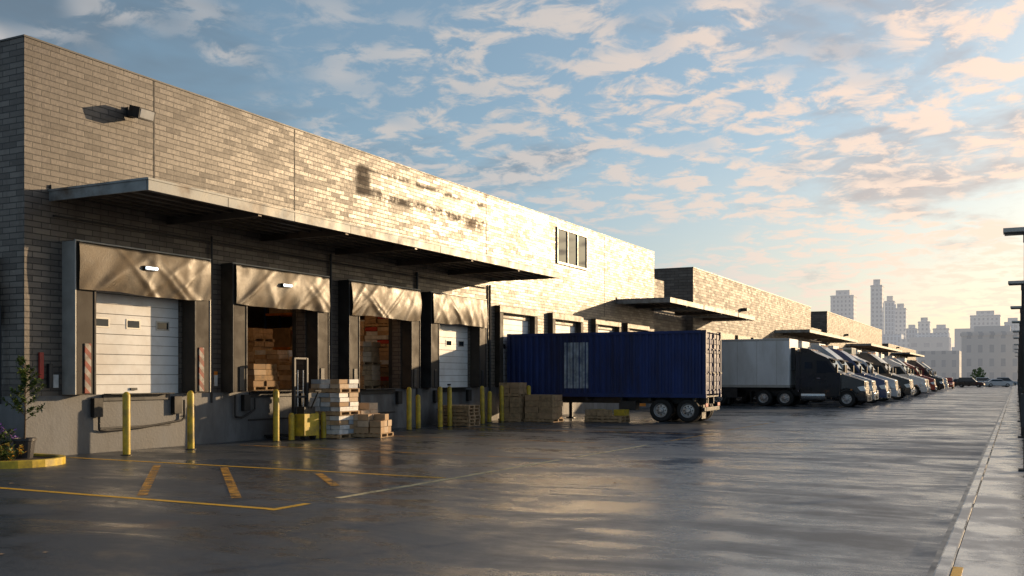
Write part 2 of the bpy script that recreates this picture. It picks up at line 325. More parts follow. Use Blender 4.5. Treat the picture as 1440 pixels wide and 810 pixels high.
def shelter(c,zt=4.9,seed=0):
    rnd=random.Random(seed); xf=-19.08
    g=MB()
    for sgn in (-1,1):
        a,bb=sorted((c+sgn*1.55,c+sgn*2.08)); g.box(WX,xf,a,bb,DF+.02,zt-.02,'fabric2')
        e=c+sgn*2.10; a2,b2=sorted((e,e+sgn*.035)); g.box(WX,xf+.02,a2,b2,DF+.02,zt,'trim' if seed==3 else 'dark')
        a3,b3=sorted((c+sgn*1.70,c+sgn*1.88)); g.box(xf,xf+.03,a3,b3,DF+.05,DF+(1.2 if seed==3 else .7),'haz' if seed==3 else 'dark')
        g.box(xf,xf+.02,c+sgn*1.58-.03,c+sgn*1.58+.03,DF+.02,zt-1.05,'black')
    g.box(WX,xf-.02,c-2.1,c+2.1,zt-.02,zt+.02,'dark'); g.box(xf-.02,xf+.03,c-2.14,c+2.14,zt-.01,zt+.03,'trim')
    g.box(WX,xf-.08,c-1.52,c+1.52,zt-.45,zt-.02,'fabric2')
    child(g,'dock_shelter_frame',wh,bevel=.01)
    NY,NZ=90,26
    ph=[rnd.uniform(0,6.3) for _ in range(8)]; hgt=1.08; vs=[]
    cr=[(rnd.uniform(.05,.95),rnd.uniform(-.45,.45),rnd.uniform(.02,.05),rnd.uniform(.016,.034)) for _ in range(10)]
    for j in range(NZ+1):
        for i in range(NY+1):
            u=i/NY; t=j/NZ; y=c-2.06+4.12*u
            fold=.012*math.sin(u*19+ph[0]+1.6*math.sin(t*2.5+ph[1]))*t + .016*math.sin(u*7+t*4+ph[2]) + .007*math.sin(u*47+ph[3]+t*9)*t*t
            for (q,sl,wd,am) in cr: fold+=am*math.exp(-((u-q-sl*(t-.5))/wd)**2)*(.35+.65*t)
            sag=.022*math.sin(u*math.pi*2.2+ph[5])*t
            vs.append((xf+.055+fold+.05*math.sin(t*3.1),y,zt-.03-hgt*t+sag-.01*math.sin(u*17+ph[6])*t))
    W=NY+1
    fs=[(j*W+i,j*W+i+1,(j+1)*W+i+1,(j+1)*W+i) for j in range(NZ) for i in range(NY)]
    m=MB(); m.add(vs,fs,'fabric'); child(m,'head_curtain',wh,smooth=True,recalc=False)
for i,c in enumerate(C[:4]): shelter(c,seed=i+3)
g=MB()
for c in (C[4],44.0,49.3,54.0):
    for s_ in (-1,1):
        a,bb=sorted((c+s_*1.52,c+s_*1.85)); g.box(WX,WX+.25,a,bb,DF+.02,OT+.2,'fabric2')
    g.box(WX,WX+.25,c-1.85,c+1.85,OT+.2,OT+.5,'fabric')
child(g,'dock_seal_pads',wh,bevel=.02)
g=MB()
for c in C+[44.0,49.3,54.0]:
    for s_ in (-1,1): g.box(WX+.04,WX+.17,c+s_*1.25-.13,c+s_*1.25+.13,.85,1.3,'black')
    g.box(WX+.04,WX+.09,c-1.05,c+1.05,1.22,DF+.02,'dark'); g.box(WX+.04,WX+.3,c-1.0,c+1.0,DF+.005,DF+.03,'dark')
    g.box(WX+.045,WX+.06,c-1.1,c+1.1,.55,.6,'dark')
child(g,'dock_bumpers_and_levellers',wh,bevel=.01)
g=MB()
def pp(y0,y1,zt,zb): g.path([(WX+.12,y0,zt),(WX+.12,y0,zb),(WX+.12,y0+.25,zb-.04),(WX+.12,(y0+y1)/2,zb+.0),(WX+.12,y1-.1,zb+.12),(WX+.12,y1,zb+.18),(WX+.12,y1,zt-.1)],.028,'black')
pp(16.6,19.3,1.3,.55); pp(21.2,22.0,1.3,.7); pp(26.1,26.9,1.3,.6)
g.path([(WX+.06,25.6,1.4),(WX+.06,25.6,5.7)],.04,'dark'); g.path([(WX+.06,30.7,.1),(WX+.06,30.7,5.6)],.05,'dark')
g.path([(WX+.06,20.36,1.1),(WX+.06,20.36,5.6)],.03,'dark'); g.path([(WX+.06,36.3,.1),(WX+.06,36.3,5.6)],.05,'dark')
g.path([(WX+.05,15.4,5.45),(WX+.05,36,5.45)],.025,'dark')
child(g,'conduit_pipes',wh,smooth=True)
g=MB()
g.box(WX,WX+.05,15.05,15.16,1.75,2.35,'red'); g.box(WX,WX+.10,15.26,15.36,1.55,2.1,'dark')
g.box(WX,WX+.03,15.42,15.56,1.55,1.85,'wrap'); g.box(WX,WX+.03,20.24,20.32,1.9,2.2,'red')
g.box(WX,WX+.03,20.50,20.62,1.55,1.85,'wrap'); g.box(WX+.0,WX+.032,20.50,20.62,1.85,1.95,'orange'); g.box(WX,WX+.12,25.3,25.5,2.2,2.8,'dark')
g.box(WX,WX+.12,30.55,30.65,2.3,2.8,'dark'); g.box(WX,WX+.03,30.8,30.9,1.6,1.9,'wrap')
child(g,'wall_signs_and_boxes',wh,bevel=.008)
g=MB(); g.box(-21.1,-20.3,Y0-.3,Y0,3.0,3.9,'dark'); g.box(-21.0,-20.4,Y0-.22,Y0,3.9,4.5,'plaster'); g.path([(-20.2,Y0-.08,3.4),(-20.2,Y0-.08,1.2)],.03,'dark'); g.path([(-20.7,Y0-.08,4.5),(-20.7,Y0-.08,5.4)],.03,'dark')
child(g,'electrical_cabinet',wh,bevel=.02)
for c in (C[0],C[1]):
    g=MB(); g.box(-18.90,-18.86,c-.22,c+.12,4.43,4.48,'lamp'); g.box(-19.0,-18.90,c-.24,c+.14,4.40,4.51,'dark'); child(g,'dock_light',wh)
g=MB()
for x,y in ((-21.6,22.6),(-21.6,27.8),(-25,26.0),(-23,32)): g.box(x-.1,x+.1,y-.8,y+.8,6.2,6.27,'fill_warm')  # glowing strips added under the ceiling to light the stock
child(g,'interior_fill_strip',wh)
g=MB()
g.box(WX,WX+.07,43.1,46.8,7.2,7.3,'trim'); g.box(WX,WX+.07,43.1,46.8,8.85,8.93,'trim')
for y in (43.1,44.3,45.5,46.72): g.box(WX,WX+.07,y,y+.08,7.3,8.85,'trim')
g.box(WX+.005,WX+.02,43.18,46.72,7.3,8.85,'glass'); child(g,'upper_window',wh)
g=MB(); g.box(WX,WX+.08,17.5,17.75,8.2,8.42,'dark'); g.tube((WX,17.62,8.3),(WX+.30,17.62,8.33),.035,'dark')
g.hexa([(WX+.2,17.38,8.16),(WX+.55,17.38,8.06),(WX+.55,17.88,8.06),(WX+.2,17.88,8.16),(WX+.26,17.38,8.42),(WX+.61,17.38,8.32),(WX+.61,17.88,8.32),(WX+.26,17.88,8.42)],'dark')
g.hexa([(WX+.552,17.42,8.09),(WX+.56,17.42,8.09),(WX+.56,17.84,8.09),(WX+.552,17.84,8.09),(WX+.605,17.42,8.29),(WX+.615,17.42,8.29),(WX+.615,17.84,8.29),(WX+.605,17.84,8.29)],'head')
child(g,'flood_light',wh,bevel=.02)
def canopy(par,ya,yb,zt=6.02,name='dock_canopy',x1=-16.45):
    g=MB(); z=zt
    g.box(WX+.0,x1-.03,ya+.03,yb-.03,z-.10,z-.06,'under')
    g.box(x1-.03,x1+.02,ya,yb,z-.25,z,'canopy'); g.box(x1+.02,x1+.035,ya-.02,yb+.02,z-.03,z+.015,'canopy')
    g.box(WX,x1-.03,ya-.02,ya+.03,z-.25,z,'canopy'); g.box(WX,x1-.03,yb-.03,yb+.02,z-.25,z,'canopy'); g.box(WX,x1+.02,ya-.045,ya-.02,z-.03,z+.015,'canopy')
    n=int((yb-ya)/4.2)
    for i in range(1,n+1):
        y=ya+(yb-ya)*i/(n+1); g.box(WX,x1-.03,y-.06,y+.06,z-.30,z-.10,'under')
    for i in range(1,int((yb-ya)/2.4)):
        y=ya+2.4*i; g.box(x1+.02,x1+.026,y-.008,y+.008,z-.25,z-.03,'dark')
    x=WX+.5
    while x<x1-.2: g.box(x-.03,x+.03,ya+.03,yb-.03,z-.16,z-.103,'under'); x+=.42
    y=ya+.3
    while y<yb: g.box(WX,x1-.02,y-.03,y+.03,z-.06,z-.01,'canopy'); y+=.6
    g.box(WX,WX+.05,ya,yb,z+.0,z+.12,'coping')
    child(g,name,par,bevel=0)
canopy(wh,15.35,36.6)
canopy(wh,51.0,57.3)
# ---------------------------------------------------------------- other warehouses
def warehouse(ya,yb,h,x=WX,cans=(),doors=()):
    e=empty('brick_warehouse',(x,ya,0)); g=MB()
    g.box(-70,x,ya,yb,DF,h,'brick2'); g.box(-70,x+.04,ya-.03,yb,0,DF,'conc')
    g.box(x-.4,x+.04,ya-.04,yb+.04,h,h+.08,'coping'); g.box(-70,x-.4,ya-.04,ya+.3,h,h+.08,'coping')
    for y in [ya+k for k in (9.5,20,31) if ya+k<yb-2]: g.box(x,x+.006,y-.03,y+.03,5,h,'black')
    child(g,'walls',e)
    g=MB()
    for c in doors:
        g.box(x,x+.02,c-1.45,c+1.45,DF+.03,4.2,'door')
        for i in range(1,6): g.box(x+.02,x+.024,c-1.45,c+1.45,DF+i*.48-.01,DF+i*.48+.01,'doorgap')
        g.box(x,x+.4,c-2,c-1.5,DF+.03,4.2,'fabric2'); g.box(x,x+.4,c+1.5,c+2,DF+.03,4.2,'fabric2'); g.box(x,x+.42,c-2,c+2,4.2,5,'fabric')
    if doors: child(g,'dock_doors',e)
    for a,b in cans: canopy(e,a,b)
    g=MB()
    g.box(x,x+.5,ya+13,ya+13.4,7.0,7.25,'dark'); g.box(x-12,x-9,ya+8,ya+11,h,h+1.1,'plaster'); child(g,'roof_unit_and_wall_lamp',e)
    return e
warehouse(65.5,108.5,9.15,cans=((65.6,70.2),(91,108.4)),doors=[68,73,78,83,88,94,99,104])
warehouse(118.7,171,9.3,cans=((118.8,121),(133,170.9)),doors=[124,130,137,143,150,156,163])
warehouse(180,232,7.4,cans=((184,214),),doors=[188,195,202,209,216])
e=empty('warehouse_link',(WX-.5,57.42,0)); g=MB(); g.box(-60,WX-.5,57.42,65.45,DF,6.1,'brick2'); g.box(-60,WX-.45,57.42,65.45,0,DF-.005,'conc'); g.box(WX-.5,WX-.46,58.6,61.5,DF+.03,4.2,'door'); g.box(-22,-20.4,57.5,62,6.1,8.0,'brick2'); child(g,'walls',e)
canopy(e,57.45,65.45)
e=empty('warehouse_link',(WX-.5,108.6,0)); g=MB(); g.box(-60,WX-.5,108.6,118.6,0,7.2,'brick2'); child(g,'walls',e); canopy(e,108.6,118.6)
# ---------------------------------------------------------------- bollards
def bollard(x,y,h=1.42,r=.085):
    g=MB(); prof=[(r,0),(r,h-.05),(r*.92,h-.02),(r*.7,h+.015),(r*.35,h+.035),(0.001,h+.04)]
    g.lathe((0,0,0),'z',prof,'yellow',20); g.lathe((0,0,0),'z',[(r+.05,0),(r+.05,.015),(r+.001,.02)],'dark',20)
    o=g.make('safety_bollard',smooth=True,loc=(x,y,0)); o.rotation_euler=(random.uniform(-.02,.02),random.uniform(-.02,.02),0)
for a in ((-18.25,16.4),(-18.3,18.45),(-18.35,21.7),(-18.3,28.4),(-18.25,30.35),(-18.35,31.2),(-18.2,33.4),(-17.7,36.45),(-18.4,35.4)): bollard(*a)
for a in ((-18.3,22.3,.75),(-18.1,23.15,.75),(-18.05,23.45,.75),(-18.5,29.3,1.15),(-18.6,34.7,1.2)): bollard(*a)
# ---------------------------------------------------------------- pallets and goods
def pallet(g,x,y,z=0,w=1.2,d=1.0,ang=0):
    c,s=math.cos(ang),math.sin(ang)
    def rb(dx,dy,z0,z1,ww,dd): g.rbox(x+dx*c-dy*s,y+dx*s+dy*c,z0,z1,ww,dd,ang,'wood')
    for k in (-1,0,1):
        rb(0,k*(d/2-.05),z+.02,z+.105,w,.09); rb(k*(w/2-.06),0,z,z+.02,.1,d)
    for i in range(7): rb(-w/2+.06+i*(w-.12)/6,0,z+.105,z+.127,.1+.0*i,d)
    return z+.127
def stack(name,x,y,ang,layers,nx,ny,lh,w,d,mats,z=0,np=1,jit=.015,parent=None,gap=False):
    g=MB(); rnd=random.Random(int(x*31+y*17)); zz=z
    for i in range(np): zz=pallet(g,x+rnd.uniform(-.03,.03)*(np>2),y+rnd.uniform(-.03,.03)*(np>2),zz,w+.05,d+.05,ang)
    c,s=math.cos(ang),math.sin(ang)
    for l in range(layers):
        if gap and l and l%4==0: zz=pallet(g,x,y,zz+l*lh,w+.05,d+.05,ang)-l*lh
        for i in range(nx):
            for j in range(ny):
                if l==layers-1 and rnd.random()<.2: continue
                dx=-w/2+(i+.5)*w/nx+rnd.uniform(-jit,jit); dy=-d/2+(j+.5)*d/ny+rnd.uniform(-jit,jit)
                g.rbox(x+dx*c-dy*s,y+dx*s+dy*c,zz+l*lh+.003,zz+(l+1)*lh-.006,w/nx-.02,d/ny-.02,ang+rnd.uniform(-.03,.03),rnd.choice(mats))
    if parent: child(g,name,parent,bevel=.006)
    else: g.make(name,bevel=.006)
stack('wrapped_goods_pallet',-18.05,23.95,.05,10,3,2,.135,1.05,1.0,['wrap','wrap','wrap','card2','p_sil','card'],np=1,jit=.025,gap=True)
stack('cardboard_box_pallet',-17.35,24.75,.2,3,3,3,.19,1.1,.95,['card','card','card2'],np=1,jit=.03)
stack('cardboard_box_pallet',-18.1,25.2,.0,4,2,2,.22,.9,.9,['card','card2'],np=1)
stack('crate_pallet',-17.0,36.35,.0,4,2,2,.24,1.25,1.0,['card','wood'],np=1,gap=True)
stack('crate_pallet',-18.2,36.0,.1,6,2,2,.22,.9,.9,['wood','card'],np=1,gap=True)
stack('crate_pallet',-14.6,37.2,.0,1,3,2,.25,1.5,1.0,['card','wood','yellow'],np=2)
stack('empty_pallet_stack',-18.3,31.9,.05,0,1,1,.2,1.1,.9,['wood'],np=6)
SM=[['card','card2','wood'],['wrap','card','card2'],['card','wood','card2'],['card2','wrap','card','red']]
i=0
for (x,y,n) in ((-22.2,27.6,5),(-23.5,27.8,7),(-24.8,28.0,10),(-26.1,28.2,9),(-27.4,28.4,11),(-28.7,28.6,10),(-21.2,29.6,8),(-21.3,31.4,14),(-22.6,31.6,12),(-23.9,31.8,13),(-20.8,33.0,10),(-25.2,31.9,13),(-22.0,24.9,4),(-26.5,24.2,5),(-27.9,24.4,6)):
    stack('stock',x,y,random.uniform(-.05,.05),n,2,2,.16 if i%2 else .18,1.1,1.1,SM[i%4],z=DF,parent=wh,gap=True,jit=.03); i+=1
g=MB()
for x in (-21.6,-24.3,-27.0,-29.7):
    for y in (34.4,35.4): g.box(x-.04,x+.04,y-.04,y+.04,DF,5.8,'p_blue')
for z in (3.0,4.5):
    for y in (34.4,35.4): g.box(-29.7,-21.6,y-.03,y+.03,z,z+.1,'orange')
    for k in range(6): g.box(-29.5+k*1.32,-28.4+k*1.32,34.42,35.3,z+.1,z+.9+.3*random.random(),random.choice(['card','card2','wrap']))
for k in range(6): g.box(-29.5+k*1.32,-28.4+k*1.32,34.42,35.3,DF,DF+1.0+.3*random.random(),random.choice(['card','card2','wood']))
child(g,'storage_rack',wh)
e=empty('pallet_stacker',(-18.35,22.75,0)); g=MB()
for y in (-.28,.28): g.box(-.06,.04,y-.04,y+.04,.1,2.35,'dark')
g.box(-.05,.03,-.28,.28,2.3,2.36,'dark'); g.box(-.05,.03,-.28,.28,1.2,1.26,'dark'); g.box(.04,.4,-.32,.32,.12,.75,'yellow'); g.box(.08,.34,-.25,.25,.75,.95,'dark')
for y in (-.12,.12): g.tube((0,y,.2),(0,y,2.0),.02,'chrome',8)
g.box(-1.1,-.06,-.28,-.12,.08,.13,'dark'); g.box(-1.1,-.06,.12,.28,.08,.13,'dark'); g.path([(.38,0,.9),(.62,0,1.35),(.62,.14,1.4),(.62,-.14,1.4)],.025,'black')
for y in (-.2,.2): g.lathe((.28,y,.1),'y',[(.02,-.04),(.1,-.04),(.1,.04),(.02,.04)],'tire',16); g.lathe((-1.0,y,.07),'y',[(.01,-.05),(.06,-.05),(.06,.05),(.01,.05)],'tire',12)
g.make('stacker_body',e,bevel=.01)
# ---------------------------------------------------------------- wheels
def wheel(g,x,y,r=.5,w=.28,side=-1):
    s=side
    g.lathe((x,y,r),'y',[(r*.6,-w/2),(r*.9,-w/2),(r*.98,-w/2+.04),(r,-w/4),(r,w/4),(r*.98,w/2-.04),(r*.9,w/2),(r*.6,w/2)],'tire',28)
    g.lathe((x,y,r),'y',[(r*.6,s*w/2),(r*.56,s*(w/2-.02)),(r*.5,s*(w/2-.1)),(r*.25,s*(w/2-.09)),(r*.22,s*(w/2+.0)),(r*.14,s*(w/2+.02)),(.001,s*(w/2+.02))],'rim',24)
    g.lathe((x,y,r),'y',[(.001,-s*(w/2-.02)),(r*.6,-s*(w/2-.02))],'dark',16)
    for i in range(8):
        t=i*math.pi/4; g.tube((x+r*.36*math.cos(t),y+s*(w/2-.1),r+r*.36*math.sin(t)),(x+r*.36*math.cos(t),y+s*(w/2-.07),r+r*.36*math.sin(t)),.03,'dark',6)
# ---------------------------------------------------------------- blue container trailer
e=empty('shipping_container_trailer',(-10.8,38.0,0),R(1.5)); Lc=8.6; Wd=2.5; z0,z1=.98,3.62
g=MB()
def corr(x0,x1,y,outs,k):
    pitch=.27; pts=[]; x=x0
    while x<x1-.01:
        for dx,o in ((0,0),(.07,0),(.10,.045),(.20,.045),(.235,0)):
            if x+dx<=x1: pts.append((x+dx,y+outs*o))
        x+=pitch
    pts.append((x1,y))
    vs=[(a,b,z0+.14) for a,b in pts]+[(a,b,z1-.1) for a,b in pts]; n=len(pts)
    g.add(vs,[(i,i+1,i+1+n,i+n) for i in range(n-1)],k)
corr(-Lc+.1,-.12,.07,-1,'blue'); corr(-Lc+.1,-.12,Wd-.07,1,'blue')
for y in (0,Wd-.1):
    g.box(-Lc,0,y,y+.1,z0,z0+.15,'blue'); g.box(-Lc,0,y,y+.1,z1-.11,z1,'blue')
    for x in (-Lc,-.14): g.box(x,x+.14,y-.005,y+.105,z0-.005,z1+.005,'blue')
g.box(-Lc,-.05,.03,Wd-.03,z1-.06,z1-.03,'blue'); g.box(-Lc,-.05,.03,Wd-.03,z0+.02,z0+.08,'dark'); g.box(-Lc,-Lc+.05,.1,Wd-.1,z0+.1,z1-.1,'blue')
for x in (-Lc,-.16):
    for y in (-.01,Wd-.15):
        for z in (z0-.01,z1-.11): g.box(x,x+.17,y,y+.16,z,z+.12,'blue')
g.box(-.08,-.05,.1,Wd-.1,z0+.15,z1-.11,'blue')
for i in range(6):
    z=z0+.28+i*.37
    for a,b in ((.14,1.2),(1.3,Wd-.14)): g.box(-.05,.0,a,b,z,z+.2,'blue')
g.box(-.05,.02,1.235,1.265,z0+.15,z1-.11,'black')
for y in (.38,.95,1.55,2.12):
    g.tube((.04,y,z0+.08),(.04,y,z1-.06),.02,'blue',8)
    for z in (z0+.3,z0+1.0,z0+1.9,z1-.3): g.box(.0,.06,y-.05,y+.05,z-.03,z+.03,'blue')
    g.box(.02,.07,y-.02,y+.22,z0+.95,z0+1.0,'dark')
g.make('container_body',e,smooth=False)
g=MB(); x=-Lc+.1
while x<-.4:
    if -6.2<x<-5.0: g.box(x+.1,x+.2,.012,.022,z0+.35,z1-.4,'sun_patch'); g.box(x+.235,x+.335,.055,.066,z0+.35,z1-.4,'sun_patch')
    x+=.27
g.make('side_sunlit_patch',e)  # sunlit reflection painted onto the ribs as thin pale strips
g=MB()
for y in (.75,1.65): g.box(-Lc+.3,-.1,y-.06,y+.06,.72,z0-.012,'dark')
for x in (-8,-6.5,-5,-3.5,-2.3,-.5): g.box(x-.05,x+.05,.05,Wd-.05,.84,z0-.014,'dark')
for x in (-1.85,-.75+.0):
    wheel(g,x,.2,.47,.26,-1); wheel(g,x,.5,.47,.26,-1); wheel(g,x,2.3,.47,.26,1); wheel(g,x,2.0,.47,.26,1); g.tube((x,.2,.47),(x,2.3,.47),.07,'dark')
for y in (.35,2.15): g.box(-6.6,-6.45,y-.06,y+.06,.05,.85,'dark'); g.box(-6.7,-6.35,y-.14,y+.14,0,.05,'dark')
g.box(-.12,-.06,.05,Wd-.05,.45,.6,'dark'); g.box(-.12,-.05,.3,.36,.45,.9,'dark'); g.box(-.06,-.03,.1,.5,.62,.76,'red'); g.box(-.06,-.03,2,2.4,.62,.76,'red')
g.box(-.2,-.18,.08,.7,.15,.7,'black'); g.box(-2.7,-2.45,.0,.06,.62,.74,'orange'); g.box(-2.0,-.4,.04,.09,.95,.965,'dark')
g.box(-3.6,-2.9,.1,.6,.45,.82,'dark')
g.make('chassis',e,bevel=.008)
# ---------------------------------------------------------------- semi trucks
def semi(xf,yc,paintk,tr='white',xb=-19.2,roof=3.78,trz=4.15,seed=0):
    e=empty('semi_truck',(xf,yc,0),R(random.uniform(-.8,.8))); g=MB(); P=paintk
    cabz=roof; xr=-3.85
    pr=[(-1.45,.62),(-1.45,1.98),(-1.62,2.08),(-2.12,2.82),(-2.22,2.95),(-2.5,3.2),(-2.95,3.55),(-3.35,cabz-.05),(xr,cabz),(xr,.62)]
    if roof<3.65: pr=[(-1.45,.62),(-1.45,1.98),(-1.62,2.08),(-2.12,2.82),(-2.3,2.98),(-2.9,3.25),(-3.3,3.5),(xr,3.6),(xr,.62)]; cabz=3.5
    g.prism(pr,-1.2,1.2,P)
    g.hexa([(-1.5,-1.02,.62),(-.12,-.86,.55),(-.12,.86,.55),(-1.5,1.02,.62),(-1.5,-1.0,2.0),(-.16,-.78,1.55),(-.16,.78,1.55),(-1.5,1.0,2.0)],P)
    for s_ in (-1,1):
        ar=[];inn=[]
        for i in range(11):
            t=math.pi*(i/10)*.97+.05; ar.append((-1.12+.68*math.cos(t),.5+.66*math.sin(t)))
            t=math.pi*(1-i/10)*.97+.05; inn.append((-1.12+.57*math.cos(t),.5+.56*math.sin(t)))
        a,b_=sorted((s_*.8,s_*1.2)); 
        for i in range(10):
            q=[ar[i],ar[i+1],inn[9-i],inn[10-i]]; g.prism(q,a,b_,P)
        g.box(-.5,-.02,min(s_*.7,s_*1.2),max(s_*.7,s_*1.2),.38,.92,P)
        g.hexa([(-.32,s_*.8,.95),(-.06,s_*.74,.95),(-.06,s_*.95,.95),(-.34,s_*1.16,.95),(-.55,s_*.84,1.2),(-.14,s_*.72,1.28),(-.14,s_*.92,1.28),(-.55,s_*1.1,1.2)],'head')
    g.box(-.25,.03,-1.0,1.0,.33,.78,P if seed%2 else 'chrome'); g.box(-.02,.045,-.5,.5,.38,.6,'black')
    g.make('cab_body',e,bevel=.06,smooth=True)
    g=MB()
    g.hexa([(-.13,-.6,.8),(-.09,-.6,.8),(-.09,.6,.8),(-.13,.6,.8),(-.17,-.55,1.5),(-.13,-.55,1.5),(-.13,.55,1.5),(-.17,.55,1.5)],'black')
    for i in range(6): z=.88+i*.11; g.box(-.115+(-.0005*i),-.075-.004*i,-.57,.57,z,z+.03,'chrome')
    def ws(z): return -1.62-(z-2.08)*(.5/.74)
    o=.02
    g.add([(ws(2.14)+o,-1.02,2.14),(ws(2.14)+o,1.02,2.14),(ws(2.78)+o,.98,2.78),(ws(2.78)+o,-.98,2.78)],[(0,1,2,3)],'glass')
    g.hexa([(ws(2.85)+.02,-1.1,2.85),(ws(2.85)+.22,-1.05,2.80),(ws(2.85)+.22,1.05,2.80),(ws(2.85)+.02,1.1,2.85),(ws(2.95),-1.1,2.95),(ws(2.85)+.24,-1.05,2.84),(ws(2.85)+.24,1.05,2.84),(ws(2.95),1.1,2.95)],'black')
    for s_ in (-1,1):
        y=s_*1.212
        g.add([(-1.8,y,2.08),(-2.28,y,2.76),(-2.85,y,2.78),(-2.85,y,2.02)],[(0,1,2,3)],'glass')
        g.add([(-3.1,y,2.3),(-3.1,y,2.7),(-3.55,y,2.7),(-3.55,y,2.3)],[(0,1,2,3)],'glass')
        a,b_=sorted((s_*1.2,s_*1.206)); g.box(-2.92,-2.9,a,b_,.9,2.85,'black'); g.box(-1.62,-1.6,a,b_,.9,2.0,'black'); g.box(-2.85,-2.65,a,b_+.02,1.7,1.74,'chrome')
        g.box(-2.92,-1.6,a,b_,.88,.9,'black')
        g.box(-1.72,-1.6,min(s_*1.3,s_*1.5),max(s_*1.3,s_*1.5),2.05,2.55,'black'); g.tube((-1.75,s_*1.15,2.5),(-1.68,s_*1.38,2.5),.02,'black'); g.tube((-1.75,s_*1.15,2.1),(-1.68,s_*1.38,2.1),.02,'black')
        g.lathe((0,s_*.93,.66),'x',[(.001,-3.8),(.28,-3.8),(.30,-3.76),(.30,-2.4),(.28,-2.36),(.001,-2.36)],'chrome',20)
        g.box(-2.3,-1.85,min(s_*.9,s_*1.2),max(s_*.9,s_*1.2),.35,.42,'dark'); g.box(-2.3,-1.85,min(s_*.9,s_*1.16),max(s_*.9,s_*1.16),.58,.63,'dark')
        wheel(g,-1.12,s_*1.0,.5,.28,s_); g.box(-6.7,-4.1,min(s_*.42,s_*.5),max(s_*.42,s_*.5),.72,.98,'dark')
        for x in (-4.75,-6.05): wheel(g,x,s_*1.08,.5,.26,s_); wheel(g,x,s_*.76,.5,.26,s_)
        g.box(-6.85,-6.82,min(s_*.6,s_*1.22),max(s_*.6,s_*1.22),.2,.9,'black'); g.box(-.9,-.8,min(s_*1.2,s_*1.22),max(s_*1.2,s_*1.22),1.0,1.08,'orange')
        g.box(xr-.25,xr,min(s_*1.1,s_*1.18),max(s_*1.1,s_*1.18),1.0,cabz-.15,P)
    g.tube((xr-.12,-.95,.9),(xr-.12,-.95,cabz),.07,'chrome',12)
    g.box(-6.8,-.4,-.42,.42,.62,.92,'dark'); g.tube((-4.75,-1,.5),(-4.75,1,.5),.08,'dark'); g.tube((-6.05,-1,.5),(-6.05,1,.5),.08,'dark'); g.box(-6.2,-4.6,-.5,.5,.98,1.1,'dark')
    for y in (-.9,-.4,0,.4,.9): g.box(-3.3,-3.2,y-.04,y+.04,cabz-.09,cabz-.02,'orange')
    g.make('cab_details',e,bevel=.006)
    g=MB(); xt=-4.45; xl=xb-xf; zb=1.15
    g.box(xl,xt,-1.28,1.28,zb+.12,trz,tr)
    g.make('trailer_box',e,bevel=.05)
    g=MB()
    g.box(xl,xt+.02,-1.295,1.295,zb,zb+.16,'trim'); g.box(xl,xt+.01,-1.292,-1.27,trz-.14,trz-.02,'trim'); g.box(xl,xt+.01,1.27,1.292,trz-.14,trz-.02,'trim')
    x=xl+1.2
    while x<xt-.2:
        g.box(x-.012,x+.012,-1.286,-1.28,zb+.16,trz-.14,'trim'); g.box(x-.012,x+.012,1.28,1.286,zb+.16,trz-.14,'trim'); x+=1.22
    for s_ in (-1,1):
        a,b_=sorted((s_*1.1,s_*1.13)); g.box(xl+3.6,-9.2,a,b_,.5,zb,'dark'); g.box(-8.4,-8.28,s_*.8-.06,s_*.8+.06,.1,zb,'dark')
        for x in (xl+1.2,xl+2.4): wheel(g,x,s_*1.08,.5,.26,s_); wheel(g,x,s_*.76,.5,.26,s_)
    if seed%3==1: g.box(xt+.0,xt+.25,-.8,.8,2.2,3.6,'dark')
    g.box(xl+.5,xt-.3,-.5,-.38,.95,zb,'dark'); g.box(xl+.5,xt-.3,.38,.5,.95,zb,'dark')
    g.make('trailer_running_gear',e,bevel=.005)
semi(-7.9,63.0,'p_black',roof=3.6,seed=1)
semi(-8.1,68.0,'p_sil',roof=3.9,seed=0)
semi(-7.9,73.2,'p_blue',roof=3.8,seed=2,tr='white')
semi(-7.8,78.6,'p_white',roof=3.6,seed=3)
semi(-7.4,85.0,'p_black',roof=3.8,seed=4,tr='p_green')
semi(-7.9,92.0,'p_white',roof=3.9,seed=5)
semi(-7.4,100,'p_white',roof=3.6,seed=6)
semi(-7.9,109,'p_sil',roof=3.8,seed=7)
semi(-8.0,120,'p_red',roof=3.6,seed=8)
semi(-8.0,134,'p_black',roof=3.9,seed=9)
semi(-8.5,150,'p_white',roof=3.9,seed=10)
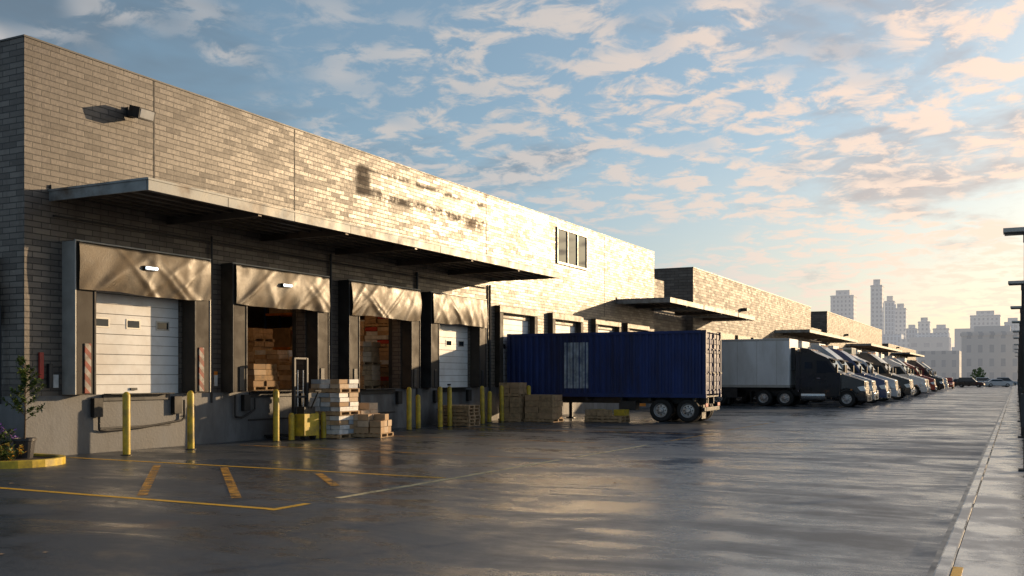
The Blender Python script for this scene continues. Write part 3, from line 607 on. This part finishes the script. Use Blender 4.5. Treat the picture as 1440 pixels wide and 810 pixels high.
# ---------------------------------------------------------------- cars
def car(x,y,k,rot=0,suv=False):
    e=empty('parked_car',(x,y,0),rot); g=MB(); hh=1.7 if suv else 1.42
    g.prism([(-2.2,.3),(-2.25,.6),(-2.2,.95),(-1.9,1.02),(1.0,.98),(1.9,.86),(2.2,.68),(2.25,.35),(2.1,.25),(-2.1,.25)],-.88,.88,k)
    b0,b1=(-2.0,-1.75) if suv else (-1.75,-1.05)
    g.hexa([(b0,-.84,.98),(1.05,-.84,.96),(1.05,.84,.96),(b0,.84,.98),(b1,-.66,hh),(.3,-.66,hh),(.3,.66,hh),(b1,.66,hh)],k)
    g.make('car_body',e,bevel=.08,smooth=True)
    g=MB()
    for s_ in (-1,1):
        def yy(z): return s_*(.845-.18*(z-.98)/(hh-.98)+.004)
        z2=hh-.09
        g.add([(b0+.2,yy(1.03),1.03),(.88,yy(1.03),1.03),(.32,yy(z2),z2),(b1+.05,yy(z2),z2)],[(0,1,2,3)],'glass')
        for xx in (-1.35,1.35): wheel(g,xx,s_*.8,.33,.22,s_)
        g.box(2.1,2.25,min(s_*.5,s_*.85),max(s_*.5,s_*.85),.6,.72,'head'); g.box(-2.26,-2.15,min(s_*.5,s_*.85),max(s_*.5,s_*.85),.7,.85,'red')
    g.add([(1.0,-.76,1.02),(1.0,.76,1.02),(.36,.62,z2),(.36,-.62,z2)],[(0,1,2,3)],'glass')
    g.make('windows_and_wheels',e)
car(-2.9,196,'p_white',R(8)); car(-3.6,205,'p_sil',0); car(-7.2,190,'p_black',R(-5),True); car(-5.3,215,'p_white',0,True); car(-9.5,208,'p_black',0); car(-9.6,168,'p_red',R(-90),True); car(-1.8,222,'p_sil',0,True); car(-12,212,'p_white',0)
car(-11.5,196,'p_black',R(-90),True)
# ---------------------------------------------------------------- lamp posts + fence on the right
def lamp(y):
    g=MB(); g.tube((.16,0,.12),(.16,0,4.38),.06,'dark',12,.05); g.box(.02,.3,-.14,.14,.12,.16,'dark')
    g.box(-.22,.46,-.16,.16,4.38,4.46,'trim'); g.box(-.2,.12,-.13,.13,4.35,4.38,'dark'); g.box(.10,.22,-.06,.06,4.2,4.35,'dark'); g.box(.06,.26,-.09,.09,.9,1.5,'dark')
    g.make('street_lamp',bevel=.01,loc=(0,y,0))
for y in (20,31,42,53,64,75,90,105,120,140): lamp(y)
g=MB(); y=24
while y<190:
    g.box(.36,.40,y-.02,y+.02,.12,2.5,'dark'); y+=.22 if y<90 else .6
for z in (.3,1.35,2.4): g.box(.352,.408,24,190,z-.03,z+.03,'dark')
y=24
while y<190: g.box(.33,.43,y-.05,y+.05,.12,2.9,'dark'); y+=3
g.make('steel_picket_fence')
e=empty('covered_walkway',(1.5,40,0)); g=MB()
for y in range(34,150,8): g.box(.6,.75,y-.08,y+.08,.12,3.6,'dark')
g.box(.5,4.5,33,150,3.6,3.8,'canopy'); child(g,'roof_and_columns',e)
# ---------------------------------------------------------------- distant city
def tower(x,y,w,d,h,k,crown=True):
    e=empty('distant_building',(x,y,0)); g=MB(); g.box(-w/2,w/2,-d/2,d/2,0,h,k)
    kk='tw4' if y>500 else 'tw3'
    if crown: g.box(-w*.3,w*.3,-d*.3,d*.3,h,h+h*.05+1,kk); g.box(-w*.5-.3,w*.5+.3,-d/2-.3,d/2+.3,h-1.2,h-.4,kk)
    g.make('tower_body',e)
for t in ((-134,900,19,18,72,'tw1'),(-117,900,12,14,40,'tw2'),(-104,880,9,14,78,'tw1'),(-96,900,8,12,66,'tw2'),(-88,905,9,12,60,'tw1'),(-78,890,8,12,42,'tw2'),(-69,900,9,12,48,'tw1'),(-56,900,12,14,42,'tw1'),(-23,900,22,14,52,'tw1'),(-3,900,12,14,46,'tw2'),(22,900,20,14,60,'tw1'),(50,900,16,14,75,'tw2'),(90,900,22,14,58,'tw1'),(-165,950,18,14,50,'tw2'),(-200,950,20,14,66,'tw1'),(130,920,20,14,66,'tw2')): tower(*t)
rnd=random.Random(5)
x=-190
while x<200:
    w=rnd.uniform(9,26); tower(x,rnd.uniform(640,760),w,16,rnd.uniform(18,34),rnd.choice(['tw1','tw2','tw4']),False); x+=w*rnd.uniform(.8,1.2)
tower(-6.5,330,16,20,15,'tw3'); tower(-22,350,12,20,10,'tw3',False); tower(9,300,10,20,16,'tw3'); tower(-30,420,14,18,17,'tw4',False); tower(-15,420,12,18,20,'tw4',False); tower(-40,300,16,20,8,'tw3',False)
g=MB(); 
for k in range(14):
    cx=rnd.uniform(-50,30);cy=rnd.uniform(262,285);rz=rnd.uniform(1.4,2.3)
    for i in range(140):
        a=rnd.uniform(0,6.28);t=rnd.uniform(-1,1);rr=rnd.random()**.4; q=math.sqrt(1-t*t)
        p0=Vector((cx+rz*rr*q*math.cos(a),cy+rz*rr*q*math.sin(a),rz*.9+1+rz*rr*t))
        s_=.3; v1=Vector((rnd.uniform(-1,1),rnd.uniform(-1,1),rnd.uniform(-1,1))).normalized()*s_; v2=v1.orthogonal().normalized()*s_
        g.add([p0-v1,p0+v2,p0+v1,p0-v2],[(0,1,2,3)],'leaf')
    g.tube((cx,cy,0),(cx,cy,rz),.2,'bark',6)
g.make('distant_trees',recalc=False)
# ---------------------------------------------------------------- planter
e=empty('planter_bed',(-19.5,13.5,0)); g=MB()
pts=[]
cx,cy=-18.35,13.55
for i in range(13):
    t=R(-90+180*i/12); pts.append((cx+1.0*math.cos(t),cy+1.02*math.sin(t)))
pts=[(-24,cy-1.02)]+pts+[(-24,cy+1.02)]
def off(pts,o):
    r=[]
    for (x,y) in pts:
        d=Vector((x-max(min(x,cx),-30),y-cy)); 
        if d.length>0: d.normalize()
        r.append((x-d.x*o,y-d.y*o))
    return r
ip=off(pts,.14)
vs=[(x,y,0) for x,y in pts]+[(x,y,.15) for x,y in pts]+[(x,y,.15) for x,y in ip]+[(x,y,0) for x,y in ip]; n=len(pts)
fs=[]
for i in range(n-1):
    for k in range(3): fs.append((k*n+i,k*n+i+1,(k+1)*n+i+1,(k+1)*n+i))
g.add(vs,fs,'yellow'); child(g,'planter_kerb',e,bevel=.02)
g=MB(); g.add([(x,y,.10) for x,y in ip],[tuple(range(n))],'soil'); child(g,'soil_bed',e)
def leaf(g,p,d,l,w,k):
    d=d.normalized(); s_=d.cross(Vector((rnd.uniform(-.3,.3),rnd.uniform(-.3,.3),1))).normalized()*w; p=Vector(p)
    m=p+d*l*.5+Vector((0,0,l*.08)); g.add([p,m+s_,p+d*l,m-s_],[(0,1,2,3)],k)
def shrub(cx,cy,r,h,n,ks,fl=None,name='shrub'):
    g=MB()
    stems=[]
    for i in range(26):
        a=rnd.uniform(0,6.28); q=rnd.random()**.5*r; tip=Vector((cx+q*math.cos(a),cy+q*math.sin(a),.1+h*rnd.uniform(.45,1.05)*(1-.4*(q/r)**2))); b0=Vector((cx+q*.3*math.cos(a),cy+q*.3*math.sin(a),.1))
        g.tube(b0,tip,.008,'bark',5,.003); stems.append((b0,tip))
    for i in range(n):
        b0,tip=rnd.choice(stems); t=rnd.uniform(.15,1.05); p=b0.lerp(tip,t)
        d=Vector((rnd.uniform(-1,1),rnd.uniform(-1,1),rnd.uniform(-.3,.8))); leaf(g,p,d,rnd.uniform(.06,.13),rnd.uniform(.015,.03),rnd.choice(ks))
    if fl:
        for b0,tip in stems[::2]:
            for q in range(12):
                p=tip+Vector((rnd.uniform(-.04,.04),rnd.uniform(-.04,.04),rnd.uniform(-.12,.08))); leaf(g,p,Vector((rnd.uniform(-1,1),rnd.uniform(-1,1),.5)),.07,.025,fl)
    g.make(name,recalc=False)
shrub(-19.3,13.55,.7,.95,1300,['leaf','leaf2','leaf2'],'flower','flowering_shrub'); shrub(-20.3,13.5,.75,1.25,1500,['leaf','leaf2'],'flower','flowering_shrub')
shrub(-18.3,13.3,.4,.35,500,['leaf','leaf2'],'flower2','flowering_shrub'); shrub(-21.9,13.6,.8,1.3,1100,['leaf2','leaf'])
g=MB(); bx,by=-18.5,13.95
g.lathe((bx,by,.1),'z',[(.001,0),(.16,0),(.21,.36),(.235,.37),(.235,.42),(.2,.42),(.19,.36),(.001,.36)],'pot',20)
tr=[Vector((bx,by,.45)),Vector((bx+.02,by,.9)),Vector((bx-.02,by+.03,1.35)),Vector((bx+.02,by,2.1))]
for i in range(3): g.tube(tr[i],tr[i+1],.022-.005*i,'bark',7,.017-.005*i)
br=[]
for i in range(26):
    t=rnd.uniform(.25,1); q=t*3*.999; k=int(q); p=tr[min(k,2)].lerp(tr[min(k,2)+1],q-k); a=rnd.uniform(0,6.28); l=rnd.uniform(.18,.42)*(1.15-t*.5); tip=p+Vector((math.cos(a)*l,math.sin(a)*l,l*.8)); g.tube(p,tip,.007,'bark',5,.003); br.append((p,tip))
for i in range(1400):
    p,tip=rnd.choice(br); leaf(g,p.lerp(tip,rnd.uniform(.3,1.1)),Vector((rnd.uniform(-1,1),rnd.uniform(-1,1),rnd.uniform(-.5,.8))),rnd.uniform(.05,.11),rnd.uniform(.016,.03),rnd.choice(['leaf','leaf','leaf2']))
g.make('potted_sapling',recalc=False)
# ---------------------------------------------------------------- sun + sky
sd=Vector((math.sin(R(SUN_AZ))*math.cos(R(SUN_EL)),math.cos(R(SUN_AZ))*math.cos(R(SUN_EL)),math.sin(R(SUN_EL))))
l=bpy.data.lights.new('sun','SUN'); l.energy=5.0; l.angle=R(.6); l.color=(1,.70,.40)
lo=bpy.data.objects.new('sun',l); S.collection.objects.link(lo); lo.rotation_euler=(-sd).to_track_quat('-Z','Y').to_euler()
w=bpy.data.worlds.new('World'); S.world=w; w.use_nodes=True; nt=w.node_tree
bg=nt.nodes['Background']; bg.inputs[1].default_value=.1
sky=nd(nt,'ShaderNodeTexSky',{'sky_type':'NISHITA','sun_disc':False,'sun_elevation':R(SUN_EL),'sun_rotation':R(SUN_AZ),'air_density':1.0,'dust_density':1.0,'ozone_density':1.8})
tc=nd(nt,'ShaderNodeTexCoord').outputs['Generated']
dirn=nd(nt,'ShaderNodeVectorMath',{'operation':'NORMALIZE'},{0:tc}).outputs[0]
sp=nd(nt,'ShaderNodeSeparateXYZ',None,{0:dirn})
zc=math_(nt,'ADD',math_(nt,'MAXIMUM',sp.outputs[2],0.0),.14)
P=nd(nt,'ShaderNodeCombineXYZ',None,{0:math_(nt,'DIVIDE',sp.outputs[0],zc),1:math_(nt,'DIVIDE',sp.outputs[1],zc),2:0.0}).outputs[0]
sdot=nd(nt,'ShaderNodeVectorMath',{'operation':'DOT_PRODUCT'},{0:dirn,1:tuple(sd)}).outputs['Value']
sunf=rng(nt,sdot,.52,.97,0,1,True)
def offs(v): return nd(nt,'ShaderNodeVectorMath',{'operation':'ADD'},{0:P,1:v}).outputs[0]
nA=noise(nt,offs((1.7,.4,0)),.95,6,.62,.5)
nB=noise(nt,offs((3.3,7.1,0)),8.5,5,.62,.35)
nC=noise(nt,offs((9.3,4.1,0)),1.3,3,.55,.2)
mA=rng(nt,math_(nt,'ADD',nA,rng(nt,sdot,.0,.70,.08,-.06)),.45,.62,0,.85,True)
mB=math_(nt,'MULTIPLY',rng(nt,nB,.44,.60,0,1,True),rng(nt,math_(nt,'ADD',nC,rng(nt,sdot,.2,.65,-.08,.05)),.41,.53,0,.92,True))
up=rng(nt,sp.outputs[2],0,.35,0,1)
base=mixc(nt,1.0,sky.outputs[0],mixc(nt,up,(1.05,1.2,1.4),(1.75,1.7,1.6)),'MULTIPLY')
grayc=mixc(nt,sunf,mixc(nt,up,(2.7,3.3,4.0),(1.35,1.85,2.4)),(5.4,4.8,4.8))
puffc=mixc(nt,sunf,(6.0,5.7,5.5),(11.5,8.7,6.9))
c1=mixc(nt,mA,base,grayc); c2=mixc(nt,mB,c1,puffc)
hz=rng(nt,sp.outputs[2],0,.27,1,0,True)
c3=mixc(nt,math_(nt,'MULTIPLY',hz,.62),c2,mixc(nt,sunf,(4.6,5.8,6.9),(12.5,9.6,7.0)))
nt.links.new(c3,bg.inputs[0])
# ---------------------------------------------------------------- camera
cam=bpy.data.cameras.new('camera'); co=bpy.data.objects.new('camera',cam); S.collection.objects.link(co)
co.location=(0,0,1.8); co.rotation_euler=(R(90),0,math.atan(710/1400)); cam.lens=35; cam.sensor_width=36; cam.shift_y=125/1440; cam.clip_end=8000
S.camera=co
S.view_settings.view_transform='Standard'; S.view_settings.look='None'; S.view_settings.exposure=0
